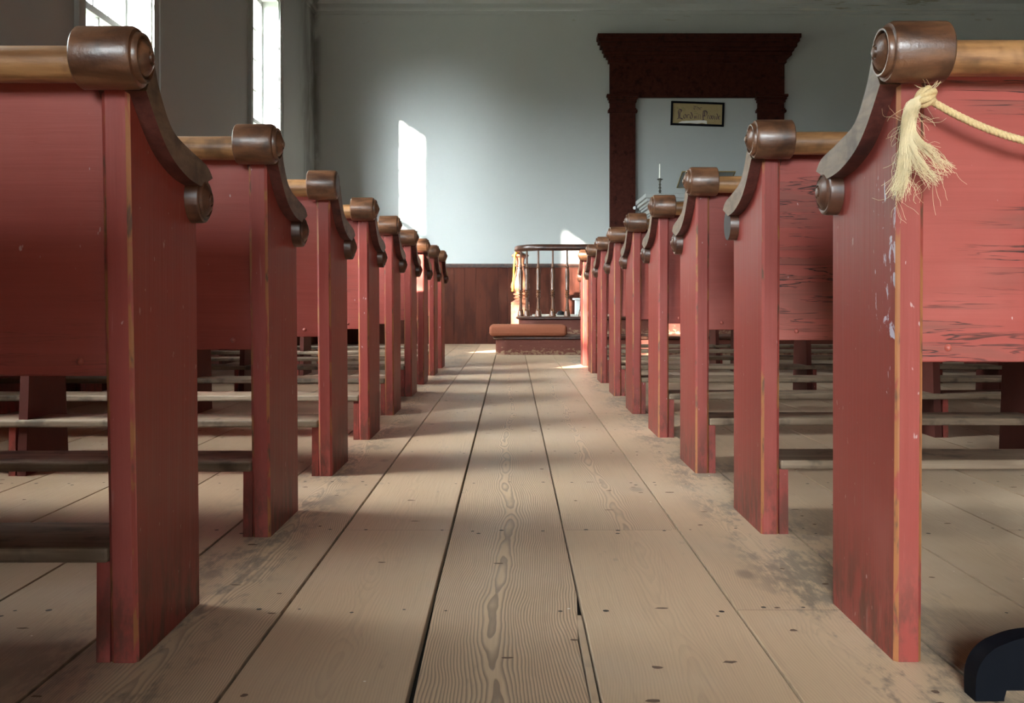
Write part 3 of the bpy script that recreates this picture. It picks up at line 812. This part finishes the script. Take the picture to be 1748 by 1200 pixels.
# ------------------------------------------------------------------ black stand at lower right
def stand():
    D0, D1 = 1.325, 1.36
    xl = P(1664, 1185, D0).x
    root = thing('stand', 'black painted wooden stand foot on the floor at lower right', 'stand', (xl + 0.21, 1.34, 0))
    Lw = 0.42
    half = [(0.0, 0.0)] + [(q.x, q.y) for q in crom([(0.0, 0.014, 0), (0.001, 0.034, 0), (0.006, 0.050, 0), (0.015, 0.063, 0), (0.027, 0.073, 0), (0.040, 0.079, 0), (0.056, 0.085, 0), (0.075, 0.089, 0), (0.10, 0.091, 0)], 4)]
    foot = 0.040
    poly = half + [(Lw - a, b) for a, b in half[::-1]] + [(Lw - foot, 0.0), (Lw - foot - 0.001, 0.017), (foot + 0.001, 0.017), (foot, 0.0)]
    bm = bmesh.new(); prism(bm, [(a - 0.21, b) for a, b in poly], -0.0175, 0.0175, 'y')
    bmesh.ops.bevel(bm, geom=[e_ for e_ in bm.edges if abs(e_.verts[0].co.y - e_.verts[1].co.y) < 1e-6], offset=0.0015, segments=1, affect='EDGES')
    finish('foot', bm, M['black'], root)
    bm = bmesh.new(); box(bm, -0.022, 0.022, -0.016, 0.016, 0.0905, 0.80, 0.002); finish('post', bm, M['black'], root)
    bm = bmesh.new(); box(bm, -0.0175, 0.0175, -0.06, -0.0178, 0.018, 0.05, 0.002); finish('brace', bm, M['black'], root)
stand()

# ------------------------------------------------------------------ chancel steps, rail, newel
CX = 2.25
def rounded_front(x0, x1, y0, y1, r):
    pts = [(x0, y1)]
    for k in range(9):
        a = math.pi + (math.pi / 2) * k / 8; pts.append((x0 + r + r * math.cos(a), y0 + r + r * math.sin(a)))
    for k in range(9):
        a = 1.5 * math.pi + (math.pi / 2) * k / 8; pts.append((x1 - r + r * math.cos(a), y0 + r + r * math.sin(a)))
    return pts + [(x1, y1)]
def notched(poly, n):
    if not n: return poly
    (xa, ya), (xb, yb) = poly[0], poly[-1]
    return [(xa + n, ya), (xa + n, 10.725), (xa, 10.725)] + poly[1:-1] + [(xb, 10.725), (xb - n, 10.725), (xb - n, yb)]
def step(name, label, x0, x1, y0, y1, z0, z1, r, topmat, n=0.0):
    root = thing(name, label, 'step', ((x0 + x1) / 2, y0, z0))
    off = Vector(((x0 + x1) / 2, y0, z0))
    L_ = lambda poly: [(a - off.x, b - off.y) for a, b in poly]
    bm = bmesh.new(); prism(bm, L_(notched(rounded_front(x0, x1, y0, y1, r), n)), 0.0, z1 - z0 - 0.032, 'z'); finish('riser', bm, M['riser'], root, 40)
    bm = bmesh.new(); path = [(a, b, z1 - z0 - 0.032) for a, b in L_(rounded_front(x0, x1, y0, 10.70 if n else y1, r))]
    pr = [(0.0, 0.0), (0.018, 0.003), (0.028, 0.012), (0.028, 0.022), (0.02, 0.030), (0.0, 0.0335), (-0.05, 0.0335), (-0.05, 0.0)]
    sweep(bm, path, pr); finish('nosing', bm, M['darkwood'], root, 40)
    bm = bmesh.new(); prism(bm, L_(notched(rounded_front(x0 + 0.045, x1 - 0.045, y0 + 0.045, y1, max(0.02, r - 0.045)), n and n - 0.045)), z1 - z0 - 0.032, z1 - z0 + 0.001, 'z')
    finish('tread', bm, M[topmat], root)
    return root
step('chancel_step', 'low rounded red brown step carrying the kneeling cushion', -0.20, 2 * CX + 0.20, 9.66, YF - 0.06, 0.0, 0.185, 0.12, 'darkwood')
step('chancel_platform', 'upper chancel platform with black nosing below the balusters', 0.035, 2 * CX - 0.035, 10.25, YF - 0.06, 0.1875, 0.372, 0.20, 'carpet', 0.170)

def kneeler():
    x0, x1, y0, y1 = -0.262, 0.515, 9.62, 10.0
    root = thing('kneeling_cushion', 'long rust brown kneeling cushion lying on the low step', 'cushion', ((x0 + x1) / 2, (y0 + y1) / 2, 0.187))
    bm = bmesh.new(); box(bm, -(x1 - x0) / 2, (x1 - x0) / 2, -(y1 - y0) / 2, (y1 - y0) / 2, 0, 0.115)
    es = [e_ for e_ in bm.edges]
    bmesh.ops.bevel(bm, geom=es, offset=0.038, segments=5, affect='EDGES', profile=0.5)
    finish('pad', bm, M['cushion'], root, 60)
    bm = bmesh.new()
    hx, hy = (x1 - x0) / 2 + 0.001, (y1 - y0) / 2 + 0.001
    ring = [(-hx, -hy + .04, .034), (-hx + .012, -hy + .012, .034), (-hx + .04, -hy, .034), (hx - .04, -hy, .034), (hx - .012, -hy + .012, .034), (hx, -hy + .04, .034), (hx, hy - .04, .034), (hx - .04, hy, .034), (-hx + .04, hy, .034), (-hx, hy - .04, .034), (-hx, -hy + .04, .034)]
    tube(bm, ring, 0.004, 6); finish('piping', bm, M['cushion'], root, 60)
kneeler()

BAL = [(t, r * 1.18) for t, r in [(0, .030), (.018, .030), (.028, .026), (.05, .0255), (.060, .020), (.068, .023), (.076, .0165), (.10, .0165), (.16, .0125), (.200, .0135), (.206, .019), (.214, .020), (.222, .0135), (.232, .020), (.240, .0205), (.248, .0135), (.258, .0195), (.268, .020), (.277, .0145), (.286, .020), (.294, .020), (.30, .017), (.44, .021), (.50, .0185), (.514, .013), (.520, .0165), (.530, .0165), (.536, .0115), (.60, .0085), (.706, .0085)]]
def comm_rail():
    z0 = 0.3735; x0, x1, yf = 0.035, 2 * CX - 0.035, 10.34
    root = thing('communion_rail', 'dark communion railing with turned balusters and curved handrail', 'railing', (CX, yf, z0))
    off = Vector((CX, yf, z0))
    r = 0.30
    path = [Vector((x0, yf + r + 0.16, 0))]
    for k in range(13):
        a = math.pi + (math.pi / 2) * k / 12; path.append(Vector((x0 + r + r * math.cos(a), yf + r + r * math.sin(a), 0)))
    right = [Vector((2 * CX - p.x, p.y, 0)) for p in path[::-1]]
    full = path + right
    prof = [(-0.030, 0.0), (0.030, 0.0), (0.034, 0.012), (0.046, 0.022), (0.048, 0.038), (0.040, 0.056), (0.020, 0.068), (-0.020, 0.068), (-0.040, 0.056), (-0.048, 0.038), (-0.046, 0.022), (-0.034, 0.012)]
    bm = bmesh.new(); sweep(bm, [p - Vector((CX, yf, 0)) + Vector((0, 0, 0.704)) for p in full], prof); finish('handrail', bm, M['darkwood'], root, 40)
    bm = bmesh.new(); lathe(bm, BAL, 'z', (0, 0, 0), 20)
    b0 = finish('baluster', bm, M['turned'], root, 35)
    spots = [path[3], path[7]] 
    xs = P(919, 541, yf).x; st = 0.153
    spots[0] = Vector((P(889, 541, yf + .16).x, yf + 0.165, 0)); spots[1] = Vector((P(899.5, 541, yf + .05).x, yf + 0.085, 0))
    n = int((2 * (CX - xs)) / st); st = 2 * (CX - xs) / n
    spots += [Vector((xs + k * st, yf, 0)) for k in range(n + 1)]
    spots += [Vector((2 * CX - p.x, p.y, 0)) for p in spots[:2]]
    for k, p in enumerate(spots):
        o = b0 if k == 0 else b0.copy()
        if k: C.objects.link(o); o.parent = root
        o.location = (p.x - CX, p.y - yf, 0)
        o.rotation_euler.z = random.random() * 6
comm_rail()

NEWEL = [(.0, .100), (.008, .104), (.03, .104), (.045, .085), (.06, .065), (.075, .058), (.085, .072), (.10, .076), (.112, .060), (.122, .055), (.134, .075), (.150, .078), (.165, .060), (.180, .062), (.205, .092), (.245, .108), (.29, .103), (.35, .083), (.42, .060), (.49, .046), (.53, .042), (.540, .054), (.552, .056), (.562, .044), (.60, .044), (.63, .048), (.66, .060), (.675, .090), (.684, .095), (.70, .095), (.708, .084), (.722, .055), (.735, .018), (.737, .0)]
def newel():
    x, y = P(888, 500, 10.85).x, 10.85
    root = thing('newel_post', 'stout red brown turned newel post at the left end of the railing', 'post', (x, y, 0.3735))
    bm = bmesh.new(); box(bm, -0.103, 0.103, -0.103, 0.103, -0.186, 0.125, 0.006, 2); finish('base_block', bm, M['newel'], root)
    bm = bmesh.new(); s = (1.085 - 0.3735 - 0.125) / 0.737
    lathe(bm, [(0.125 + a * s, b) for a, b in NEWEL[:-7]], 'z', (0, 0, 0), 32); finish('shaft', bm, M['newel'], root, 40)
    bm = bmesh.new(); lathe(bm, [(0.125 + a * s, b) for a, b in NEWEL[-8:]], 'z', (0, 0, 0), 32); finish('cap', bm, M['newel'], root, 40)
    # yellow cord looped over the cap
    top = 0.3735 + 0.125 + 0.70 * s
    q = top - 0.3735
    pts = [Vector(p) for p in ((0.01, -0.045, q + 0.035), (-0.035, -0.085, q + 0.022), (-0.060, -0.098, q), (-0.066, -0.100, q - 0.08), (-0.073, -0.098, q - 0.22), (-0.083, -0.096, q - 0.36), (-0.088, -0.096, q - 0.41))]
    bm = bmesh.new(); tube(bm, crom(pts, 6), 0.010, 8)
    o = finish('cord', bm, M['yellow'], None, 60); o.location = (x, y, 0.3735); tag(o, 'yellow cord hanging from the cap of the newel post', 'cord')
newel()

def white_box():
    a, b = P(978, 545, 11.5), P(1010, 545, 11.5)
    z0 = 0.374
    root = thing('white_stool', 'small white painted panelled stool on the platform behind the railing', 'stool', ((a.x + b.x) / 2 + 0.06, 11.5, z0))
    bm = bmesh.new(); box(bm, -0.17, 0.17, -0.13, 0.13, 0.175, 0.198, 0.004); finish('top', bm, M['white'], root)
    bm = bmesh.new(); box(bm, -0.145, 0.145, -0.11, 0.11, 0.0, 0.175)
    for k in range(5): box(bm, -0.140 + k * 0.058, -0.140 + k * 0.058 + 0.046, -0.116, -0.11, 0.01, 0.165, 0.002)
    finish('body', bm, M['white'], root)
white_box()

def cloth():
    c = P(957, 539, 11.3); bm = bmesh.new(); R = random.Random(5)
    for k in range(7):
        a = R.uniform(0, 6.28); h = R.uniform(0.03, 0.055)
        lathe(bm, [(0, .014), (h * .25, .019), (h * .6, .017), (h * .88, .009), (h, 0.0)], 'z', (c.x + .03 * math.cos(a), c.y + .03 * math.sin(a), 0.374), 12)
    o = finish('dark_bundle', bm, M['bareblack'], None, 40); tag(o, 'small black bundle on the platform floor behind the balusters', 'bundle')
cloth()

# ------------------------------------------------------------------ tall dark surround on the far wall
def surround():
    y = YF; D = 12.04
    xl, xi = P(1041, 0, D).x, P(1085, 0, D).x
    cx = (P(1020, 0, D).x + P(1364, 0, D).x) / 2
    xr_, xi2 = P(1339, 0, D).x, P(1294, 0, D).x
    zt, zo = P(0, 63, D).z, P(0, 166, D).z
    root = thing('altar_surround', 'tall dark red brown pilastered surround on the far wall', 'surround', (cx, y, 0.0))
    for a, b in ((xl, xi), (xi2, xr_)):
        bm = bmesh.new(); box(bm, a - cx, b - cx, -0.06, -0.002, 1.004, zo, 0.003)
        box(bm, a - cx, b - cx, -0.06, -0.054, 0.375, 1.0)
        p = finish('pilaster', bm, M['surround'], root)
        bm = bmesh.new(); h0, h1 = P(0, 192, D).z, P(0, 163, D).z
        for (e0, e1, dx, dy) in ((h0, h0 + .035, .022, .085), (h0 + .035, h0 + .055, .010, .072), (h1 - .085, h1 - .05, .012, .075), (h1 - .05, h1 - .02, .026, .09), (h1 - .02, h1 + .012, .040, .105)):
            box(bm, a - cx - dx, b - cx + dx, -dy, -0.002, e0, e1, 0.005, 2)
        finish('capital', bm, M['surround'], p)
    bm = bmesh.new(); zf = P(0, 108, D).z; box(bm, xl - cx, xr_ - cx, -0.068, -0.002, zo, zt - 0.03, 0.003); finish('lintel', bm, M['surround'], root)
    bm = bmesh.new()
    for (py0, py1, dx, dy) in ((108, 100, .022, .09), (101, 96, .045, .11), (97, 90, .075, .14), (90, 84, .095, .165), (84, 76, .125, .19), (76, 70, .150, .215), (70, 63, .165, .23)):
        z0, z1 = P(0, py0, D).z, P(0, py1, D).z
        box(bm, xl - cx - dx, xr_ - cx + dx, -dy, -0.002, z0, z1, 0.006, 2)
    finish('cornice', bm, M['surround'], root)
    # white knob near the foot of the left pilaster
    c = P(1083, 355, 12.03); bm = bmesh.new(); lathe(bm, [(0, .018), (.008, .018), (.012, .010), (.022, .012), (.03, .020), (.04, .020), (.048, .010), (.05, 0)], 'z', (0, 0, 0), 14)
    o = finish('knob', bm, M['white'], None, 40); o.location = (c.x, YF - 0.0605, c.z); o.rotation_euler = (math.radians(90), 0, 0)
    tag(o, 'small white knob on the inner edge of the left dark pilaster', 'knob')
surround()

# framed motto in blackletter
GL = {'T': [[(.05, .95), (.95, .9)], [(.5, .92), (.25, .6), (.28, .15), (.6, .02), (.9, .2)], [(.6, .9), (.6, .25)]],
      'h': [[(.2, 1), (.2, .05)], [(.2, .5), (.5, .65), (.75, .5), (.72, .1), (.5, -.15)]],
      'e': [[(.2, .35), (.75, .5), (.5, .66), (.2, .5), (.22, .1), (.5, 0), (.8, .15)]],
      'L': [[(.35, .95), (.2, .75), (.3, .4), (.25, .08), (.05, .05)], [(.25, .08), (.6, .12), (.95, .02)], [(.35, .95), (.75, .85), (.7, .65)], [(.48, .85), (.48, .15)]],
      'o': [[(.5, .66), (.2, .5), (.2, .15), (.5, 0), (.8, .15), (.8, .5), (.5, .66)]],
      'r': [[(.25, .66), (.25, .05)], [(.25, .52), (.55, .66), (.8, .55)]],
      'd': [[(.5, .62), (.2, .48), (.2, .15), (.5, 0), (.8, .15), (.78, .5), (.45, .95), (.2, 1)]],
      'w': [[(.1, .66), (.15, .15), (.35, .02), (.5, .15)], [(.45, .66), (.5, .12), (.7, .02), (.9, .2), (.88, .55), (.72, .66)]],
      'i': [[(.4, .66), (.4, .1), (.65, 0)], [(.38, .85), (.48, .82)]],
      'l': [[(.4, 1), (.4, .1), (.65, 0)]],
      'P': [[(.3, .95), (.22, .5), (.3, -.1)], [(.1, .85), (.5, .95), (.9, .8), (.88, .5), (.6, .38), (.35, .45)], [(.5, .9), (.5, .4)], [(.05, -.05), (.5, -.02)]],
      'v': [[(.15, .66), (.2, .15), (.5, 0), (.8, .2), (.75, .55), (.5, .66)]]}
def motto():
    D = YF - 0.012
    c = P(1190.5, 194.5, D); W, H = 0.665, 0.300
    root = thing('framed_motto', 'black framed yellowed motto in blackletter hung inside the dark surround', 'picture', (c.x, YF - 0.002, c.z))
    root.rotation_euler = (0, math.radians(1.9), 0)
    bm = bmesh.new(); t = 0.024
    for a in ((-W/2, W/2, H/2 - t, H/2), (-W/2, W/2, -H/2, -H/2 + t), (-W/2, -W/2 + t, -H/2 + t, H/2 - t), (W/2 - t, W/2, -H/2 + t, H/2 - t)):
        box(bm, a[0], a[1], -0.026, 0, a[2], a[3], 0.002)
    finish('frame', bm, M['black'], root)
    bm = bmesh.new(); box(bm, -W/2 + t, W/2 - t, -0.010, -0.002, -H/2 + t, H/2 - t); finish('card', bm, M['mat'], root)
    bm = bmesh.new()
    def ribbon(pts, w, y, mi):
        nib = Vector((math.cos(.7), 0, math.sin(.7))) * w * 0.5; prev = None
        for (x, z) in pts:
            p = Vector((x, y, z)); a, b = bm.verts.new(p - nib), bm.verts.new(p + nib)
            if prev: f = bm.faces.new([prev[0], prev[1], b, a]); f.material_index = mi
            prev = (a, b)
    def text(s, x, z, w, h, pen):
        for ch in s:
            if ch != ' ':
                for st in GL[ch]:
                    pp = crom([(a, b, 0) for a, b in st], 4); ribbon([(x + p.x * w, z + p.y * h) for p in pp], pen, -0.0106, 0)
            x += w * (1.05 if ch.isupper() else 0.92)
    text('The', -0.055, 0.055, 0.038, 0.045, 0.007)
    text('L', -0.255, -0.075, 0.075, 0.135, 0.014); text('ord', -0.178, -0.060, 0.044, 0.075, 0.011)
    text('will', -0.040, -0.058, 0.024, 0.050, 0.006)
    text('P', 0.055, -0.070, 0.070, 0.120, 0.014); text('rovide', 0.122, -0.060, 0.030, 0.070, 0.009)
    R = random.Random(2)
    for sx0, sz0 in ((-0.26, 0.06), (-0.19, 0.05), (0.0, 0.01), (0.11, 0.05), (0.15, 0.03)):   # printed sprigs
        for k in range(9):
            x, z = sx0 + R.uniform(-.03, .03), sz0 + R.uniform(-.02, .02); ribbon([(x, z), (x + R.uniform(-.02, .02), z + R.uniform(-.015, .015))], 0.007, -0.0104, 1)
    finish('lettering', bm, [M['ink'], M['ink2']], root)
    bm = bmesh.new()  # flat white scalloped shape laid over the card
    pts = [(-0.235, -0.1225), (-0.222, -0.110), (-0.19, -0.096), (-0.14, -0.091), (-0.09, -0.089), (-0.03, -0.084), (0.02, -0.080), (0.085, -0.078), (0.118, -0.082), (0.122, -0.100), (0.120, -0.1225), (0.06, -0.112), (0.0, -0.1225), (-0.10, -0.117), (-0.17, -0.1225)]
    prism(bm, pts, -0.0135, -0.0112, 'y'); finish('white_strip', bm, M['motto_white'], root)['label'] = 'white scalloped strip along the bottom of the card'
motto()

# ------------------------------------------------------------------ pulpit, candle, bookrest
def pulpit():
    x0, x1, y0, y1, zt = 1.475, 2 * CX - 1.475, 10.97, 11.88, 1.76
    root = thing('pulpit', 'grey white moulded pulpit standing inside the dark surround', 'pulpit', (CX, (y0 + y1) / 2, 0.3735))
    hx, hy, H = (x1 - x0) / 2, (y1 - y0) / 2, zt - 0.3735
    i = 0.16
    bm = bmesh.new(); box(bm, -hx + i, hx - i, -hy + i, hy - .02, 0, H - 0.02, 0.004)
    for k in range(4):                                      # raised panels
        w = (2 * (hx - i) - 0.10) / 4; a = -hx + i + 0.05 + k * w
        box(bm, a + 0.03, a + w - 0.03, -hy + i - 0.015, -hy + i, 0.18, H - 0.42, 0.008)
    finish('body', bm, M['greywhite'], root)
    bm = bmesh.new()
    for (a, b, d) in ((H - 0.05, H, 0.0), (H - 0.085, H - 0.05, 0.018), (H - 0.115, H - 0.085, 0.045), (H - 0.14, H - 0.115, 0.065), (H - 0.19, H - 0.14, 0.09), (H - 0.21, H - 0.19, 0.11), (H - 0.27, H - 0.21, 0.135)):
        box(bm, -hx + d, hx - d, -hy + d, hy, a, b, 0.006, 2)
    finish('cornice', bm, M['greywhite'], root)
    bm = bmesh.new(); box(bm, -hx + i - .03, hx - i + .03, -hy + i - .03, hy, 0, 0.12, 0.006); finish('plinth', bm, M['greywhite'], root)
    return zt
ZP = pulpit()
def candle():
    x, y = P(1126.5, 0, 11.12).x, 11.12
    bm = bmesh.new()
    lathe(bm, [(0, .040), (.006, .040), (.012, .030), (.02, .012), (.032, .010), (.042, .019), (.052, .010), (.066, .009), (.08, .017), (.092, .009), (.108, .009), (.118, .016), (.128, .009), (.142, .010), (.155, .014), (.166, .014), (.172, .032), (.177, .034), (.181, .030), (.181, .012), (.190, .012), (.190, .0)], 'z', (0, 0, 0), 20)
    o = finish('candlestick', bm, M['pewter'], None, 35); o.location = (x, y, ZP + 0.0005); tag(o, 'dark turned metal candlestick standing on the pulpit edge', 'candlestick')
    root = thing('candle', 'slim white candle standing in the dark candlestick', 'candle', (x, y, ZP + 0.191))
    bm = bmesh.new(); lathe(bm, [(0, .0115), (.155, .0092), (.165, .006), (.168, 0)], 'z', (0, 0, 0), 16); finish('wax', bm, M['candle'], root, 40)
    bm = bmesh.new(); tube(bm, [(0, 0, .167), (.001, 0, .172), (.003, 0, .177)], .001, 5); finish('wick', bm, M['black'], root)
candle()
def bookrest():
    A = P(1165, 293, 11.25); B = P(1150, 320, 11.62); xr_ = 2 * CX - A.x
    root = thing('bookrest', 'low sloping bookrest with yellowed wooden edges on the pulpit', 'bookrest', (CX, 11.4, ZP + 0.0005))
    off = Vector((CX, 11.4, ZP + 0.0005))
    bm = bmesh.new()
    c = [Vector((A.x, A.y, A.z)), Vector((xr_, A.y, A.z)), Vector((xr_, B.y, B.z)), Vector((A.x, B.y, B.z))]
    for k in range(4): tube(bm, [c[k] - off, c[(k + 1) % 4] - off], 0.009, 8)
    finish('edge_frame', bm, M['brasswood'], root, 60)
    bm = bmesh.new(); n = Vector((0, -(B.z - A.z), B.y - A.y)).normalized() * 0.004
    poly = [p - off for p in c]; V = [bm.verts.new(p + n) for p in poly] + [bm.verts.new(p - n) for p in poly]
    bm.faces.new(V[:4]); bm.faces.new(V[4:])
    for k in range(4): bm.faces.new([V[k], V[(k + 1) % 4], V[4 + (k + 1) % 4], V[4 + k]])
    finish('slope', bm, M['greywhite'], root)
    bm = bmesh.new(); box(bm, -0.05, 0.05, -0.04, 0.12, 0, 0.02, 0.003); box(bm, -0.02, 0.02, 0.02, 0.06, 0.02, (A.z + B.z) / 2 - off.z - 0.01); finish('pedestal', bm, M['greywhite'], root)
bookrest()
